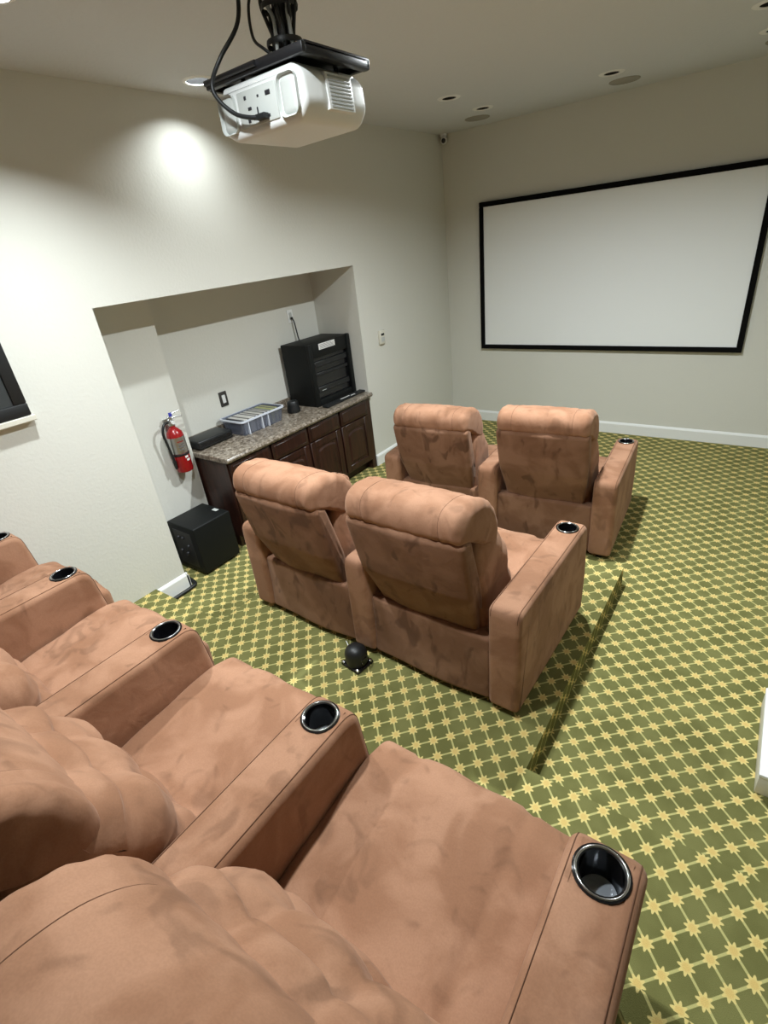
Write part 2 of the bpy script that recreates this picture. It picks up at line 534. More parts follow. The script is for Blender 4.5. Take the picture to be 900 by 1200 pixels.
ceiling_speaker(.60, -.40, 'round beige ceiling speaker nearest the wall corner')
ceiling_speaker(1.855, -.405, 'round beige ceiling speaker above the middle of the screen')
ceiling_speaker(2.86, -.43, 'round beige ceiling speaker above the right end of the screen')

# security camera in the corner
t = thing('security_camera', 'tiny white security camera with black lens in the ceiling corner', 'camera', (.05, -.05, H))
MB().lathe([(.035, 0), (.035, -.02), (.022, -.03), (.002, -.03)], 20, cap1=False).build('mount', WHITE, t, 40)
Mx = Matrix.Translation((.01, -.01, -.058)) @ Matrix.Rotation(math.radians(20), 4, 'Z') @ Matrix.Rotation(math.radians(100), 4, 'X')
MB().lathe([(.001, -.035), (.026, -.032), (.033, -.01), (.033, .02), (.026, .035), (.022, .036)], 20, Mx, cap1=False).build('body', WHITE, t, 40)
MB().lathe([(.0225, .033), (.018, .040), (.001, .043)], 20, Mx, cap0=False).build('lens', BLACK, t, 40, 'black camera lens')

# ------------------------------------------------------------------ theatre sofas
def arm_profile(ah, ad, z0=.035):
    return densify(rpoly([(0.0, z0), (ad - .015, z0), (ad + .005, ah * .45), (ad - .025, ah), (.01, ah)], [.02, .03, .1, .065, .05], 5), .06)


def arm_mb(x, w, ah, ad):
    return MB().sweep(arm_profile(ah, ad), x - w / 2, x + w / 2, .028, 4, 5)


def arm_seam(x, w, ah, ad, s):
    prof = arm_profile(ah, ad); P = len(prof); pts = []
    a = math.radians(62); ins = .028 * (1 - math.sin(a)) - .0006; xx = x + s * (w / 2 - .028 * (1 - math.cos(a)))
    for i in range(P):
        p, q = prof[i - 1], prof[(i + 1) % P]; ty, tz = q[0] - p[0], q[1] - p[1]; l = math.hypot(ty, tz)
        if prof[i][1] > .30 and (prof[i][0] > .02 or prof[i][1] > ah - .1):
            pts.append((xx, prof[i][0] - tz / l * ins, prof[i][1] + ty / l * ins))
    return MB().tube(pts, .0012, 6)


def cup_holder(x, y, z, parent):
    Mx = Matrix.Translation((x, y, z))
    cup = MB().lathe([(.0465, .0045), (.043, .003), (.0415, -.02), (.039, -.075), (.037, -.078)], 32, Mx, cap0=False, cap1=False).build('cup_holder', GLOSS, parent, 40, 'black gloss cup holder')
    MB().lathe([(.0515, .0052), (.0500, .0068), (.0482, .0068), (.0462, .0045)], 32, Mx, cap0=False, cap1=False).build('rim', CHROME, cup, 50, 'chrome cup holder rim')
    MB().lathe([(.0560, .000), (.0555, .0035), (.0515, .0052)], 32, Mx, cap0=False, cap1=False).build('flange', GLOSS, cup, 50)
    MB().lathe([(.0375, -.0775), (.02, -.077), (.001, -.0765)], 28, Mx, cap0=False).build('cup_bottom', SILVER, cup, 40, 'silvery cup holder bottom')
    return cup


def seat_mb(w, sz, yb, yf, z0):
    """seat cushion: top falls slightly to the back, rounded front, two lengthwise seams"""
    prof = rpoly([(yb, z0 + .08), (yf - .04, z0 + .05), (yf, z0 + .16), (yf + .005, sz - .02), (yf - .10, sz + .012), (yb, sz - .045)], [.02, .03, .06, .05, .12, .02], 5)
    prof = densify(prof, .035)
    def d(u, s, y, z):
        g = 0.0
        if z > sz - .12 or y > yf - .06:
            for c in (-.56, .56):
                g -= .011 * math.exp(-((u - c) / .035) ** 2)
            g += .012 * math.cos(u * PI / 2) + .003 * math.sin(11 * y + 3 * u) * math.sin(5 * u + 2) + .002 * math.sin(31 * y + 9 * u)
        return g
    return MB().sweep(prof, -w / 2, w / 2, .03, 34, 5, d)


def lumbar_mb(w):
    pts = [(.13, .30), (.38, .33), (.435, .40), (.425, .50), (.385, .575), (.39, .63), (.365, .705), (.315, .755), (.30, .80), (.21, .86), (.09, .86), (.05, .70), (.08, .45)]
    prof = catmull(pts, 6, True)
    def d(u, s, y, z):
        f = 0.0
        if y > .2:
            f = .022 * math.sqrt(abs(math.sin((u * 1.5 + .5) * PI))) - .014
            f += .006 * math.sin(z * 40 + 2.3 * u) * math.cos(u * 4.7) + .0025 * math.sin(z * 70 + u * 11)
            f *= min(1, (y - .2) / .08)
            f -= .03 * max(0, abs(u) - .7) / .3
        return f
    return MB().sweep(prof, -w / 2, w / 2, .05, 36, 6, d, None, .35)


HEAD = catmull([(-.080, .918), (-.090, .96), (-.080, 1.005), (-.045, 1.034), (.01, 1.042), (.08, 1.036), (.15, 1.008), (.21, .95), (.245, .87), (.25, .80), (.22, .765), (.14, .80), (.05, .86), (-.03, .90)], 6, True)[::-1]


def head_disp(u, y, z):
    f = .008 * math.cos(u * PI / 2)
    for c in (-.64, .64):
        f -= .005 * math.exp(-((u - c) / .03) ** 2)
    f += .003 * math.sin(u * 21 + 8 * z) * (1 if abs(u) > .75 else .4)
    if abs(u) > .9: f += .0022 * math.sin(70 * (y - z) + 9 * u)
    return f


def headrest_mb(w):
    return MB().sweep(HEAD, -w / 2, w / 2, .045, 40, 7, lambda u, s, y, z: head_disp(u, y, z), None, .30)


def head_seam(w, u):
    P = len(HEAD); pts = []
    for i in range(P):
        p, q = HEAD[i - 1], HEAD[(i + 1) % P]; ty, tz = q[0] - p[0], q[1] - p[1]; l = math.hypot(ty, tz)
        y, z = HEAD[i]
        d = head_disp(u, y, z) + .0004
        if z > .9 or y > .2: pts.append((u * w / 2 + .004 * math.sin(9 * z), y + tz / l * d, z - ty / l * d, ))
    k = max(range(len(pts)), key=lambda i_: (Vector(pts[i_]) - Vector(pts[i_ - 1])).length)
    return MB().tube(pts[k:] + pts[:k], .0011, 6)


def back_panel_mb(w, dz):
    prof = rpoly([(.085, .33), (.15, .36), (.0, .90), (-.055, .925), (-.085, .90), (-.03, .62)], [.02, .02, .03, .02, .025, .2], 4)
    prof = densify(prof, .05)
    def d(u, s, y, z):
        return (.016 * (1 - u * u) + .004 * math.sin(8 * z + 5 * u)) if y < .09 - (z - .33) * .15 else 0
    def taper(z):
        return 1.0 - .10 * max(0, (.62 - z) / .3) - .02 * max(0, (.9 - z) / .5)
    return MB().sweep(prof, -w / 2, w / 2, .022, 10, 4, d, taper)


def sofa(label, loc, rz, arms, aw, ah, ad, yc, tweaks=None, group='brown theatre sofas'):
    """arms = x of each arm centre from the origin at the rear of the base"""
    t = thing('theatre_sofa', label, 'sofa', loc, rz, group)
    for i, x in enumerate(arms):
        a = arm_mb(x, aw, ah, ad).build('arm', SUEDE, t, 60)
        for s in (-1, 1):
            arm_seam(x, aw, ah, ad, s).build('seam', SEAM, a, 60)
        # the hole for the cup holder
        me = a.data; bm = bmesh.new(); bm.from_mesh(me)
        cy = yc
        r = .047
        for k, (nx_, off) in enumerate(((1, 0.05), (-1, 0.05))):
            bmesh.ops.bisect_plane(bm, geom=bm.verts[:] + bm.edges[:] + bm.faces[:], plane_co=(x + nx_ * off, 0, 0), plane_no=(nx_, 0, 0))
            bmesh.ops.bisect_plane(bm, geom=bm.verts[:] + bm.edges[:] + bm.faces[:], plane_co=(0, cy + nx_ * off, 0), plane_no=(0, nx_, 0))
        dead = [f for f in bm.faces if f.calc_center_median().z > ah - .06 and f.normal.z > .5 and all(abs(v.co.x - x) < .0505 and abs(v.co.y - cy) < .0505 for v in f.verts)]
        zt = ah
        if dead:
            zt = sum(f.calc_center_median().z for f in dead) / len(dead)
            bmesh.ops.delete(bm, geom=dead, context='FACES')
        bm.to_mesh(me); bm.free()
        # plate with the round opening closes the square cut
        n = 32; vv = []; ff = []
        for k in range(n):
            an = k * 2 * PI / n; c, s_ = math.cos(an), math.sin(an); q = 1 / max(abs(c), abs(s_))
            vv += [(x + c * q * .0505, cy + s_ * q * .0505, zt - .0002), (x + c * .044, cy + s_ * .044, zt)]
        for k in range(n): ff.append((2 * k, (2 * k + 2) % (2 * n), (2 * k + 3) % (2 * n), 2 * k + 1))
        MB().add(vv, ff).build('cup_surround', SUEDE, a)
        cup_holder(x, cy, zt, a)
        for yy in (.06, ad - .08):
            MB().lathe([(.022, 0), (.022, .04)], 12, Matrix.Translation((x, yy, 0))).build('foot', BLACK, t)
    for i in range(len(arms) - 1):
        x = (arms[i] + arms[i + 1]) / 2; w = arms[i + 1] - arms[i] - aw
        tw = (tweaks or {}).get(i, {})
        dz, dy, tilt, yaw = tw.get('dz', 0), tw.get('dy', 0), tw.get('tilt', 0), tw.get('yaw', 0)
        Mx = Matrix.Translation((x, 0, 0))
        seat = seat_mb(w + .012, .385, .16, ad + .07, .02).xf(Mx).build('seat', SUEDE, t, 60)
        MB().sweep(densify(rpoly([(.012, .04), (.12, .04), (.12, .38), (.035, .38)], .015, 4), .05), x - w / 2 - .004, x + w / 2 + .004, .015, 8, 4,
                   lambda u, s, y, z: (.010 * (1 - u * u) + .004 * math.sin(13 * z + 4 * u)) if y < .09 else 0).build('base_panel', SUEDE_BACK, t, 60)
        Mb = Mx @ Matrix.Translation((tw.get('dx', 0), .10 + dy, .36 + dz)) @ Matrix.Rotation(tilt, 4, 'X') @ Matrix.Rotation(yaw, 4, 'Z') @ Matrix.Translation((0, -.10, -.36))
        bw = min(w - .012, .600)
        bk = lumbar_mb(bw).xf(Mb).build('backrest', SUEDE, t, 60)
        hd = headrest_mb(bw).xf(Mb).build('headrest', SUEDE, bk, 75)
        for u_ in (-.64, .64): head_seam(bw, u_).xf(Mb).build('seam', SEAM, hd, 60)
        back_panel_mb(bw, dz).xf(Mb).build('back_panel', SUEDE_BACK, bk, 60)
    return t


# rear row on the upper platform
sofa('long brown suede theatre sofa with five cup-holder arms on the raised platform', (0, -5.815, Z3), 0,
     [.097, .829, 1.612, 2.352, 3.096], .155, .585, .865, .763, {i_: dict(dz=-.055) for i_ in range(4)})
# middle row on the low step
sofa('brown suede two-seat theatre sofa on the low step behind the front pair', (1.686, -4.132, Z2), -.022,
     [-.806, 0, .806], .15, .59, .89, .763, {0: dict(dz=-.03), 1: dict(dz=.0, dx=-.018)})
# front row on the floor
sofa('brown suede two-seat theatre sofa on the floor nearest the screen', (1.675, -2.577, 0), .066,
     [-.806, 0, .806], .15, .59, .89, .763, {0: dict(dz=-.035), 1: dict(dz=.0)})

# ------------------------------------------------------------------ projection screen
SX0, SX1, SZ0, SZ1, SF = .425, 2.968, .877, 2.349, .046
t = thing('projection_screen', 'wide white projection screen with black velvet frame on the far wall', 'screen', ((SX0 + SX1) / 2, 0, SZ0))
t.location = (0, 0, 0)
MB().box(SX0 + .02, SX1 - .02, -.030, -.012, SZ0 + .02, SZ1 - .02).build('canvas', CANVAS, t, None, 'blank white screen surface')
for nm, b in (('frame_bar', (SX0, SX1, SZ1 - SF, SZ1)), ('frame_bar', (SX0, SX1, SZ0, SZ0 + SF)), ('frame_bar', (SX0, SX0 + SF, SZ0 + SF, SZ1 - SF)), ('frame_bar', (SX1 - SF, SX1, SZ0 + SF, SZ1 - SF))):
    MB().rbox(b[0], b[1], -.045, -.0005, b[2], b[3], .006, 2).build('frame_bar', VELVET, t, None, 'black velvet frame bar')

# ------------------------------------------------------------------ projector
t = thing('projector', 'white video projector hung upside down from the ceiling', 'projector', (1.685, -4.04, 2.45))
prof = rpoly([(-.212, .035), (-.20, .10), (-.17, .155), (.15, .155), (.188, .125), (.195, .05), (.16, .005), (-.15, .0)], [.03, .05, .02, .02, .05, .05, .05, .05], 5)   # x,z section
prof = [(x_, z_) for x_, z_ in prof]
# sweep runs along x; build along depth and turn
bodym = MB().sweep([(p_[0], p_[1]) for p_ in prof], -.16, .16, .022, 6, 5)
rot = Matrix(((0, 1, 0, 0), (1, 0, 0, 0), (0, 0, 1, 0), (0, 0, 0, 1)))
sh = bodym.xf(rot).build('shell', WHITE, t, 40, 'glossy white rounded projector shell')
# recessed connector bay on the rear face (towards the rear seats)
MB().rbox(-.100, .080, -.165, -.150, .028, .125, .004, 2).build('connector_panel', WHITE2, t, 40, 'pale connector panel')
cp = t.children[-1]
for (x_, z_, w_, h_) in ((-.06, .105, .010, .010), (-.045, .075, .016, .008), (-.055, .045, .012, .012), (-.01, .062, .006, .022), (-.005, .040, .014, .008), (.02, .040, .008, .008), (.035, .043, .016, .008), (.045, .100, .022, .012), (.0, .10, .008, .006), (-.03, .045, .006, .006)):
    MB().rbox(x_ - w_ / 2, x_ + w_ / 2, -.1675, -.1645, z_ - h_ / 2, z_ + h_ / 2, .001, 1).build('port', DARKP, cp)
for x0_, x1_ in ((-.190, -.112), (.092, .172)):
    MB().rbox(x0_, x1_, -.1665, -.150, .022, .130, .022, 4).build('side_grille', WHITE2, t, 40, 'pale perforated grille at the rear')
# side vent with louvre slats (facing the room's open side)
Mv = Matrix.Translation((.1855, .015, .088)) @ Matrix.Rotation(math.radians(-5), 4, 'Y')
vent = MB().rbox(-.020, .010, -.066, .066, -.052, .046, .003, 2, Mv).build('vent', WHITE, t, 40)
for k in range(9):
    z_ = -.045 + k * .0098
    MB().box(.0098, .0116, -.056, .056, z_, z_ + .0045, Mv).build('vent_slat', mat('vent_gap', (.30, .31, .30, 1), .6) if k == 0 else bpy.data.materials['vent_gap'], vent)
MB().rbox(.150, .168, .05, .13, .118, .150, .006, 2).build('cover_clip', WHITE, t, 40)
Ml = Matrix.Translation((-.06, .155, .075)) @ Matrix.Rotation(-PI / 2, 4, 'X')
lens = MB().lathe([(.045, -.02), (.045, .018), (.036, .026), (.034, .016)], 28, Ml, cap1=False).build('lens_barrel', BLACK, t, 40)
MB().lathe([(.034, .016), (.02, .020), (.001, .022)], 28, Ml, cap0=False).build('lens', GLOSS, lens, 40)
for k in range(3):
    MB().box(.02 + k * .022, .034 + k * .022, -.139, -.133, .004, .010).build('status_button', DARKP, t)

# mount
t = thing('projector_mount', 'black ceiling bracket and pole carrying the projector', 'mount', (1.685, -4.04, H))
zt = 2.6065 - H
mp = MB()
mp.rbox(-.235, .215, -.155, .155, zt + .018, zt + .030, .004, 2)
mp.rbox(-.235, -.215, -.155, .155, zt, zt + .03, .004, 2)
mp.rbox(.185, .215, -.155, .165, zt, zt + .034, .006, 2)
mp.rbox(-.235, .215, -.168, -.145, zt + .002, zt + .030, .005, 2)
mp.rbox(-.235, .215, .145, .165, zt + .002, zt + .030, .005, 2)
mp.build('bracket', BLACKM, t, 40)
MB().tube([(-.230, -.172, zt + .020), (.02, -.172, zt + .020)], .008, 10).build('rail', BLACKM, t, 40)
MB().tube([(0, 0, zt + .03), (0, 0, -.006)], .026, 18).build('pole', BLACKM, t, 40)
MB().lathe([(.075, 0), (.075, -.01), (.035, -.02), (.035, -.04)], 24).build('ceiling_plate', BLACKM, t, 40)
MB().lathe([(.062, zt + .03), (.06, zt + .05), (.03, zt + .075)], 24).build('collar', BLACKM, t, 40)
for s in (-1, 1):
    for q in (-1, 1):
        MB().tube([(s * .12, q * .1, zt + .02), (s * .12, q * .1, zt - .001)], .008, 8).build('screw_post', BLACKM, t)

# cable bundle and the hanging power cable
t = thing('cable_bundle', 'thick tangle of black and grey cables round the projector pole', 'cables', (1.685, -4.04, H))
for k in range(11):
    a0 = k * 2 * PI / 11; pts = []
    for q in range(9):
        z_ = -.02 - q * .043; rr = .040 + .012 * math.sin(q * 1.3 + k * 2.1) + (.008 if q in (3, 4) else 0)
        a_ = a0 + .35 * math.sin(q * .8 + k)
        pts.append((rr * math.cos(a_), rr * math.sin(a_), z_))
    MB().tube(catmull(pts, 4), .0065, 7).build('cable', BLACK if k % 4 else WHITE2, t, 60)
for z_ in (-.10, -.20, -.29):
    MB().lathe([(.058, z_), (.060, z_ - .008), (.058, z_ - .016)], 20, cap0=False, cap1=False).build('cable_tie', BLACK, t, 40)
loop = catmull([(-.05, -.03, -.12), (-.085, -.05, -.19), (-.085, -.055, -.27), (-.04, -.06, -.31), (-.01, -.04, -.335)], 6)
MB().tube(loop, .005, 8).build('cable', BLACK, t, 60)
t = thing('video_cable', 'single black cable hanging from the ceiling into the projector sockets', 'cable', (1.685, -4.04, H))
pts = [(-.115, -.05, -.0), (-.10, -.07, -.12), (-.085, -.11, -.24), (-.11, -.19, -.335), (-.145, -.215, -.395), (-.13, -.215, -.44), (-.08, -.200, -.485), (-.02, -.190, -.505), (.012, -.178, -.507)]
MB().tube(catmull(pts, 7), .0068, 8).build('cord', BLACK, t, 60)
MB().rbox(-.005, .038, -.190, -.166, -.516, -.500, .003, 2).build('plug', BLACK, t, 40)

# ------------------------------------------------------------------ base cabinets and worktop
def cabinet(y0, y1, label):
    t = thing('base_cabinet', label, 'cabinet', (0, 0, 0), 0, 'dark wood base cabinets in the niche')
    FX = .0
    MB().box(-ND + .03, FX, y0 + .001, y1 - .001, .10, .758).build('body', WOOD, t)
    MB().box(-ND + .03, FX - .075, y0 + .001, y1 - .001, 0.0, .10).build('toe_kick', WOOD, t)
    d = MB().rbox(FX + .0005, FX + .02, y0 + .012, y1 - .012, .60, .745, .005, 2).build('drawer', WOOD, t, 40)
    MB().rbox(FX + .0195, FX + .0235, y0 + .04, y1 - .04, .625, .72, .003, 1).build('drawer_panel', WOOD, d, 40)
    dr = MB()
    a, b = y0 + .012, y1 - .012; s_ = .062
    dr.rbox(FX + .0005, FX + .02, a, a + s_, .115, .588, .004, 1); dr.rbox(FX + .0005, FX + .02, b - s_, b, .115, .588, .004, 1)
    dr.rbox(FX + .0005, FX + .02, a + s_, b - s_, .115, .115 + s_, .004, 1); dr.rbox(FX + .0005, FX + .02, a + s_, b - s_, .588 - s_, .588, .004, 1)
    dr.box(FX + .0005, FX + .010, a + s_, b - s_, .115 + s_, .588 - s_)
    do = dr.build('door', WOOD, t, 40)
    # raised centre panel with an arched top
    ya, yb, za, zb = a + s_ + .02, b - s_ - .02, .115 + s_ + .02, .588 - s_ - .05
    out = [(ya, za), (yb, za), (yb, zb)] + [((ya + yb) / 2 + (yb - ya) / 2 * math.cos(q * PI / 8), zb + .032 * math.sin(q * PI / 8)) for q in range(1, 8)] + [(ya, zb)]
    n = len(out); cy, cz = (ya + yb) / 2, (za + zb) / 2
    vv = [(FX + .010, y, z) for y, z in out] + [(FX + .019, cy + (y - cy) * .86, cz + (z - cz) * .92) for y, z in out]
    ff = [(i, (i + 1) % n, (i + 1) % n + n, i + n) for i in range(n)] + [tuple(range(n, 2 * n))]
    MB().add(vv, ff).build('raised_panel', WOOD, do)
    return t


ys = [-3.535, -3.098, -2.655, -2.218, -1.782]
for i, l in enumerate(('dark cherry base cabinet at the end by the fire extinguisher', 'dark cherry base cabinet under the clear bin of discs',
                       'dark cherry base cabinet between the bin and the black rack', 'dark cherry base cabinet under the black equipment rack')):
    cabinet(ys[i], ys[i + 1], l)
o = MB().box(-ND + .03, .0, -1.781, -1.716, .0, .758).build('cabinet_filler', WOOD)
tag(o, 'narrow dark wood filler strip between last cabinet and niche wall', 'filler')
t = thing('countertop', 'speckled brown granite worktop running along the niche', 'countertop', (0, 0, 0))
prof = rpoly([(-ND + .004, .759), (.045, .759), (.058, .780), (.045, .80), (-ND + .004, .80)], [.002, .008, .012, .010, .002], 4)
Rz = Matrix.Rotation(PI / 2, 4, 'Z')
# sweep along y: profile given as (x,z)
mbq = MB().sweep(densify(prof, .08), -3.553, -1.7165, .006, 4, 3)
mbq.v = [(p[1], p[0], p[2]) for p in mbq.v]
mbq.build('slab', GRANITE, t, 40)
o = MB().rbox(-ND + .001, -ND + .022, -3.553, -1.7165, .8005, .87, .003, 1).build('backsplash', GRANITE)
tag(o, 'low granite upstand along the back of the worktop', 'backsplash')

# black equipment rack
t = thing('equipment_rack', 'tall black equipment rack cabinet standing on the granite worktop', 'rack cabinet', (-.33, -2.01, .80))
mr = MB()
X0, X1, Y0, Y1, HH = -.17, .18, -.29, .285, .56
mr.rbox(X0, X1 - .03, Y0, Y1, .0, HH, .008, 2).build('case', VINYL, t, 40)
fr = MB()
fr.rbox(X1 - .032, X1, Y0, Y0 + .05, .0, HH, .006, 2); fr.rbox(X1 - .032, X1 + .012, Y1 - .05, Y1, .0, HH + .006, .010, 2)
fr.rbox(X1 - .032, X1, Y0 + .05, Y1 - .05, HH - .125, HH, .006, 2); fr.rbox(X1 - .032, X1, Y0 + .05, Y1 - .05, .0, .06, .006, 2)
fr.build('front_frame', VINYL, t, 40)
MB().box(X1 - .0295, X1 - .024, Y0 + .05, Y1 - .05, .06, HH - .125).build('glass_front', GLOSS, t, None, 'dark glass front')
for z_, h_ in ((.35, .05), (.27, .03), (.12, .05)):
    u = MB().rbox(X1 - .026, X1 - .008, Y0 + .06, Y1 - .06, z_, z_ + h_, .004, 1).build('equipment_unit', BLACK, t, 40)
    for k in range(3):
        MB().rbox(X1 - .009, X1 - .006, Y0 + .10 + k * .11, Y0 + .16 + k * .11, z_ + .012, z_ + .018, .001, 1).build('indicator', WHITE2 if z_ < .2 and k == 0 else DARKP, u)
o = MB().box(X1 - .0005, X1 + .001, Y0 + .135, Y0 + .36, HH - .062, HH - .010).build('sticker', PAPER, t, None, 'white printed sticker')
for k in range(4):
    MB().box(X1 + .001, X1 + .0014, Y0 + .150, Y0 + .345 - (.03 if k == 3 else 0), HH - .055 + k * .0105, HH - .051 + k * .0105).build('print_line', INK, o)

# keyboard / remote bar in front of the rack
t = thing('keyboard', 'slim black keyboard with pale printing at the worktop edge', 'keyboard', (-.072, -2.0, .8005))
MB().rbox(-.035, .035, -.29, .285, 0, .018, .005, 2).build('case', BLACK, t, 40)
for i in range(4):
    for k in range(16):
        if i == 3 and 4 <= k <= 9: continue
        MB().rbox(-.029 + i * .0148, -.0165 + i * .0148, -.278 + k * .0348, -.248 + k * .0348, .018, .022, .002, 1).build('key', PAPER if (i == 3 and k in (10, 11)) or (i == 2 and k in (6, 7, 8, 9)) else BLACK, t)
MB().rbox(.0155, .028, -.13, .07, .018, .022, .002, 1).build('space_bar', BLACK, t)

# clear bin of discs
BX0, BX1, BY0, BY1 = -.50, -.215, -3.14, -2.66
t = thing('storage_bin', 'clear plastic storage bin full of disc cases on the worktop', 'storage bin', (0, 0, 0))
def bin_ring(x0, x1, y0, y1, r, n=4):
    return rpoly([(x0, y0), (x1, y0), (x1, y1), (x0, y1)], r, n)
b0 = bin_ring(BX0 + .02, BX1 - .02, BY0 + .02, BY1 - .02, .03); b1 = bin_ring(BX0, BX1, BY0, BY1, .035)
i0 = bin_ring(BX0 + .023, BX1 - .023, BY0 + .023, BY1 - .023, .028); i1 = bin_ring(BX0 + .003, BX1 - .003, BY0 + .003, BY1 - .003, .033)
n = len(b0); vv = [(x, y, .8005) for x, y in b0] + [(x, y, .925) for x, y in b1] + [(x, y, .925) for x, y in i1] + [(x, y, .8035) for x, y in i0]
ff = [(i + a * n, (i + 1) % n + a * n, (i + 1) % n + (a + 1) * n, i + (a + 1) * n) for a in range(3) for i in range(n)] + [tuple(range(n)), tuple(range(3 * n, 4 * n))]
MB().add(vv, ff).build('tub', CLEARBIN, t, 40)
o1 = bin_ring(BX0 - .010, BX1 + .010, BY0 - .010, BY1 + .010, .04)
vv = [(x, y, .914) for x, y in o1] + [(x, y, .928) for x, y in o1] + [(x, y, .928) for x, y in i1] + [(x, y, .914) for x, y in b1]
ff = [(i + a * n, (i + 1) % n + a * n, (i + 1) % n + (a + 1) * n, i + (a + 1) * n) for a in range(3) for i in range(n)]
MB().add(vv, ff).build('rim', BINEDGE, t, 40)
for yy in (-2.93, -2.86, -3.08):
    MB().box(BX1 - .016, BX1 + .004, yy, yy + .008, .805, .915, Matrix.Translation((0, 0, 0))).build('rib', BINEDGE, t)
cols = [(.05, .05, .055), (.55, .54, .50), (.62, .60, .56), (.07, .06, .06), (.40, .41, .18), (.10, .09, .10), (.58, .57, .55), (.05, .08, .06), (.45, .44, .40), (.32, .33, .12)]
dm = [mat('disc_case_%d' % i, c + (1,), .35) for i, c in enumerate(cols)]
cnm = ['dark', 'cream', 'white', 'black', 'olive', 'dusky', 'pale', 'dark green', 'grey', 'moss']
N = 22
dcs = [.018 + .4 * i / (N - 1) for i in range(N)]
cm = MB().rbox(-.120, .095, -.0072, .0072, 0, .118, .002, 1)
cmeshes = {}
ORD = 'first second third fourth fifth sixth seventh eighth ninth tenth eleventh twelfth thirteenth fourteenth fifteenth sixteenth seventeenth eighteenth nineteenth twentieth twenty-first twenty-second'.split()
for i in range(N):
    k = [0, 6, 2, 3, 1, 2, 6, 5, 1, 3, 2, 8, 0, 6, 3, 8, 7, 4, 9, 5, 4, 0][i]
    if k not in cmeshes: cmeshes[k] = cm.mesh('disc_case', dm[k], 30)
    o = bpy.data.objects.new('disc_case', cmeshes[k]); col.objects.link(o)
    o.location = (-.345, BY0 + .018 + dcs[i], .8055); o.rotation_euler = (math.radians(-5), 0, 0)
    tag(o, '%s disc case in the clear bin, %s from the low black player' % (cnm[k], ORD[i]), 'disc case', 'disc cases in the clear bin')

# low black box to the left of the bin, small black speaker to its right
t = thing('media_player', 'low black box between the niche pier and the clear bin', 'player', (-.388, -3.345, .8005))
MB().rbox(-.125, .075, -.17, .165, .006, .075, .012, 3).build('case', BLACK, t, 40)
MB().rbox(.0745, .0765, -.15, .145, .025, .055, .0008, 1).build('front_panel', GLOSS, t)
for sx in (-.09, .05):
    for sy in (-.13, .13): MB().lathe([(.012, 0), (.012, .008)], 12, Matrix.Translation((sx, sy, 0))).build('foot', BLACK, t)
t = thing('desk_speaker', 'small round black speaker on the worktop beside the rack', 'speaker', (-.30, -2.47, .8005))
MB().lathe([(.058, 0), (.062, .006), (.060, .03), (.052, .07), (.050, .095), (.042, .105), (.002, .108)], 24).build('body', BLACK, t, 40)
MB().lathe([(.040, .1055), (.020, .103), (.002, .102)], 24, cap0=False).build('grille', VINYL, t, 40)

# cord from wall plate to rack, plates
t = thing('wall_plate', 'white wall plate with a black cord above the equipment rack', 'wall plate', (-ND, -2.07, 1.58))
MB().rbox(0.0005, .007, -.036, .036, -.056, .056, .003, 2).build('plate', TRIM, t, 40)
MB().rbox(.0065, .012, -.016, .016, -.032, .032, .003, 1).build('socket', WHITE2, t, 40)
MB().rbox(.0115, .030, -.010, .010, -.028, -.008, .003, 1).build('plug', BLACK, t, 40)
MB().tube(catmull([(.028, 0, -.02), (.040, .004, -.06), (.042, .012, -.14), (.048, .016, -.21), (.052, .018, -.2185)], 6), .006, 8).build('cord', BLACK, t, 60)
t = thing('light_switch', 'bronze switch plate with a white rocker on the niche wall', 'switch', (-ND, -3.022, 1.065))
MB().rbox(.0005, .008, -.040, .040, -.062, .062, .003, 2).build('plate', BRONZE, t, 40)
MB().rbox(.0075, .012, -.017, .017, -.034, .034, .002, 1).build('rocker', WHITE, t, 40, 'white rocker switch')

# thermostat
t = thing('thermostat', 'small ivory thermostat with dark display on the wall beside the niche', 'thermostat', (0, -1.413, 1.268))
MB().rbox(.0005, .028, -.043, .043, -.065, .065, .006, 2).build('case', IVORY, t, 40)
MB().rbox(.0275, .0295, -.026, .024, .015, .036, .002, 1).build('display', BLACK, t, 40, 'dark display')
MB().rbox(.0275, .030, -.026, .026, -.040, .0, .003, 1).build('keypad', WHITE2, t, 40)

# ------------------------------------------------------------------ fire extinguisher
t = thing('fire_extinguisher', 'red fire extinguisher with silver label hanging on the niche pier', 'fire extinguisher', (-.285, -3.70, .72))
MB().lathe([(.045, 0), (.058, .006), (.062, .02), (.062, .28), (.055, .31), (.035, .335), (.022, .345), (.020, .365)], 28).build('cylinder', RED, t, 40)
cyl = t.children[-1]
MB().lathe([(.0626, .155), (.0628, .160), (.0628, .272), (.0626, .277)], 28, cap0=False, cap1=False).build('label_band', STEEL, cyl, 40, 'silver instruction label')
for k in range(4):
    a0 = math.radians(-8)
    vv = []; ff = []
    for q in range(9):
        an = a0 + (q - 4) * .10; z_ = .182 + k * .020
        vv += [(.0633 * math.cos(an), .0633 * math.sin(an), z_), (.0633 * math.cos(an), .0633 * math.sin(an), z_ + .006)]
    ff = [(2 * q, 2 * q + 2, 2 * q + 3, 2 * q + 1) for q in range(8)]
    MB().add(vv, ff).build('print_line', RED if k == 3 else INK, cyl)
for z_, y_ in ((.115, .1), (.09, .22)):
    vv = []
    for q in range(7):
        an = (q - 3) * .07 + y_; vv += [(.0632 * math.cos(an), .0632 * math.sin(an), z_), (.0632 * math.cos(an), .0632 * math.sin(an), z_ + .016)]
    MB().add(vv, [(2 * q, 2 * q + 2, 2 * q + 3, 2 * q + 1) for q in range(6)]).build('warning_mark', PAPER, cyl)
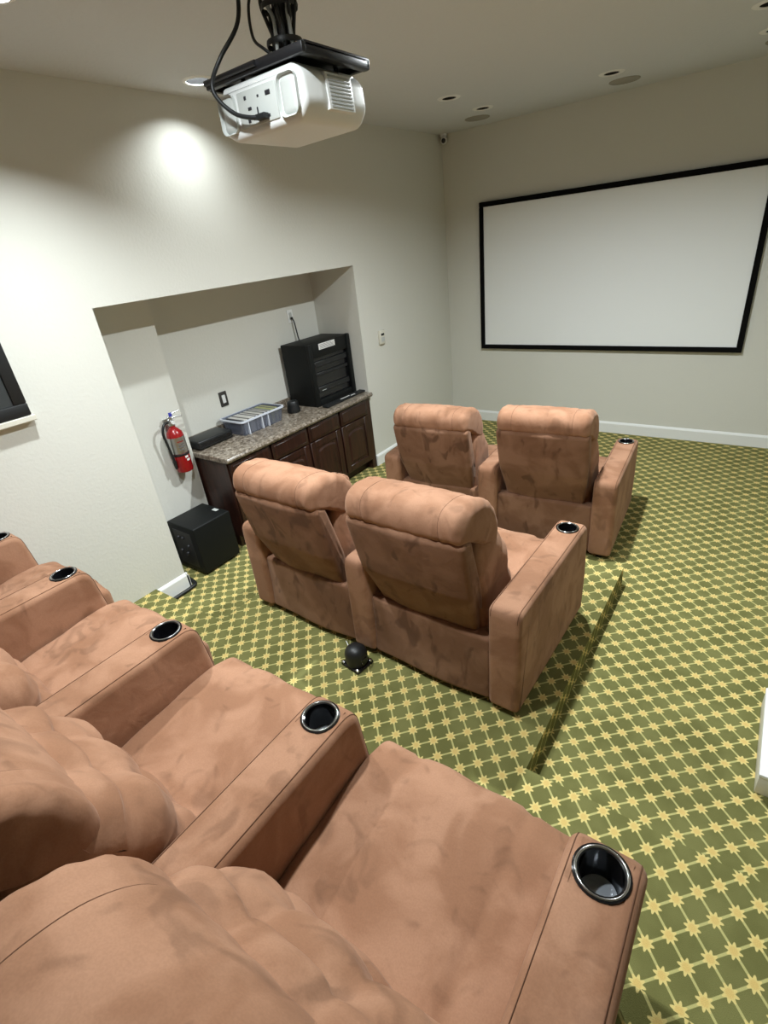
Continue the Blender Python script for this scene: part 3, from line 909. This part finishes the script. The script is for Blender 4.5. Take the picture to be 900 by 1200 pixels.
MB().lathe([(.0632, .135), (.0650, .138), (.0650, .150), (.0632, .153)], 28, cap0=False, cap1=False).build('strap', BLACK, t, 40)
MB().lathe([(.022, .36), (.024, .37), (.024, .395), (.014, .40), (.014, .42)], 18).build('valve', STEEL, t, 40)
MB().tube([(0, -.02, .405), (0, .04, .415), (.0, .10, .405)], .007, 8).build('carry_handle', STEEL, t, 40)
MB().tube([(0, -.02, .420), (0, .03, .445), (.0, .085, .450)], .006, 8).build('lever', STEEL, t, 40)
MB().lathe([(.014, 0), (.014, .012)], 16, Matrix.Translation((.02, 0, .385)) @ Matrix.Rotation(PI / 2, 4, 'Y')).build('gauge', WHITE, t, 40)
MB().rbox(.006, .010, -.005, .02, .425, .455, .001, 1).build('safety_tag', BLUE, t, None, 'blue safety tag')
MB().tube(catmull([(0, -.02, .39), (.01, -.065, .385), (.012, -.092, .33), (.012, -.088, .25), (.012, -.078, .17), (.012, -.074, .10)], 6), .0095, 10).build('hose', BLACK, t, 60)
MB().lathe([(.009, 0), (.012, .02), (.015, .06)], 14, Matrix.Translation((.012, -.073, .045))).build('nozzle', BLACK, t, 40)
MB().box(-.0745, -.060, -.02, .02, .02, .40).build('wall_bracket', STEEL, t)
MB().box(-.012, -.0115, .045, .080, .275, .36, Matrix.Rotation(.12, 4, 'X')).build('inspection_tag', PAPER, t, None, 'white inspection tag')

# ------------------------------------------------------------------ subwoofer
t = thing('subwoofer', 'black cube subwoofer on the carpet in front of the niche pier', 'subwoofer', (-.145, -3.80, 0))
MB().rbox(-.165, .165, -.168, .168, .018, .405, .010, 3).build('cabinet', VINYL, t, 40)
for sx in (-.13, .13):
    for sy in (-.13, .13): MB().lathe([(.02, 0), (.02, .02)], 14, Matrix.Translation((sx, sy, 0))).build('foot', BLACK, t)
MB().box(.02, .075, .115, .145, .405, .4058).build('badge', WHITE2, t, None, 'small pale sticker')
pn = MB().rbox(-.11, .11, -.171, -.167, .06, .36, .002, 1).build('control_panel', BLACKM, t, 40, 'black control panel')
for x_, z_ in ((-.05, .30), (.0, .30), (-.06, .18), (.01, .17), (.05, .24)):
    MB().lathe([(.014, 0), (.012, .012), (.002, .013)], 14, Matrix.Translation((x_, -.171, z_)) @ Matrix.Rotation(PI / 2, 4, 'X')).build('knob', DARKP, pn, 40)
MB().rbox(-.155, .155, .167, .176, .03, .395, .004, 1).build('grille', VINYL, t, 40)

o = MB().tube(catmull([(.055, -4.33, .014), (.055, -4.22, .014), (.052, -4.13, .014), (.035, -4.085, .014), (-.02, -4.07, .014), (-.14, -4.06, .014)], 6), .014, 10).build('cable_cover', BLACK, None, 60)
tag(o, 'black rubber cable hugging the baseboard corner by the subwoofer', 'cable')

# ------------------------------------------------------------------ transducer behind the middle sofa
t = thing('bass_shaker', 'small black domed motor on a square base behind the middle sofa', 'motor', (1.70, -4.222, Z2), math.radians(-8))
MB().rbox(-.066, .066, -.060, .060, 0, .016, .008, 3).build('base', GLOSS, t, 40)
for sx in (-.052, .052):
    for sy in (-.046, .046): MB().lathe([(.011, .014), (.011, .022), (.006, .026), (.001, .026)], 12, Matrix.Translation((sx, sy, 0))).build('screw', CHROME, t, 40)
MB().lathe([(.055, .012), (.060, .03), (.060, .075), (.054, .098), (.038, .115), (.018, .122), (.001, .123)], 28).build('dome', BLACK, t, 40)
MB().rbox(.030, .064, -.02, .02, .03, .07, .004, 2).build('terminal', GLOSS, t, 40)
o = MB().tube(catmull([(1.632, -4.20, Z2 + .075), (1.61, -4.185, Z2 + .08), (1.585, -4.165, Z2 + .06), (1.575, -4.15, Z2 + .04), (1.565, -4.142, Z2 + .02)], 6), .0025, 6).build('wire', WHITE, None, 60)
tag(o, 'thin white wire running from the domed motor under the sofa', 'wire')

# ------------------------------------------------------------------ wall television
t = thing('wall_television', 'black framed wall television at the left wall above a thin ledge', 'television', (0, -5.13, 1.49))
MB().rbox(.006, .030, -.48, .48, .0, .62, .004, 1).build('back_case', BLACK, t)
MB().box(.0302, .0325, -.425, .425, .062, .562).build('screen', GREYP, t, None, 'dim grey screen')
for b in ((-.486, .486, .0, .064), (-.486, .486, .56, .624), (-.486, -.424, .064, .56), (.424, .486, .064, .56)):
    MB().rbox(.0, .045, b[0], b[1], b[2], b[3], .006, 2).build('bezel', BLACK, t, 40)
o = MB().rbox(.0005, .05, -5.64, -4.63, 1.458, 1.488, .004, 2).build('wall_ledge', IVORY)
tag(o, 'thin cream ledge fixed to the wall under the television', 'ledge')

# ------------------------------------------------------------------ low white box at the open side of the room
t = thing('floor_box', 'low white box with framed top on the carpet at the open side', 'box', (3.455, -3.905, 0))
MB().rbox(0, .5, 0, .50, 0, .098, .004, 2).build('body', IVORY, t, 40)
for b in ((0, .5, 0, .05), (0, .5, .45, .5), (0, .05, .05, .45), (.45, .5, .05, .45)):
    MB().rbox(b[0] - .002, b[1] + .002, b[2] - .002, b[3] + .002, .094, .112, .004, 2).build('top_rail', TRIM, t, 40)
MB().box(.05, .45, .05, .45, .098, .1035).build('top_panel', WHITE2, t)
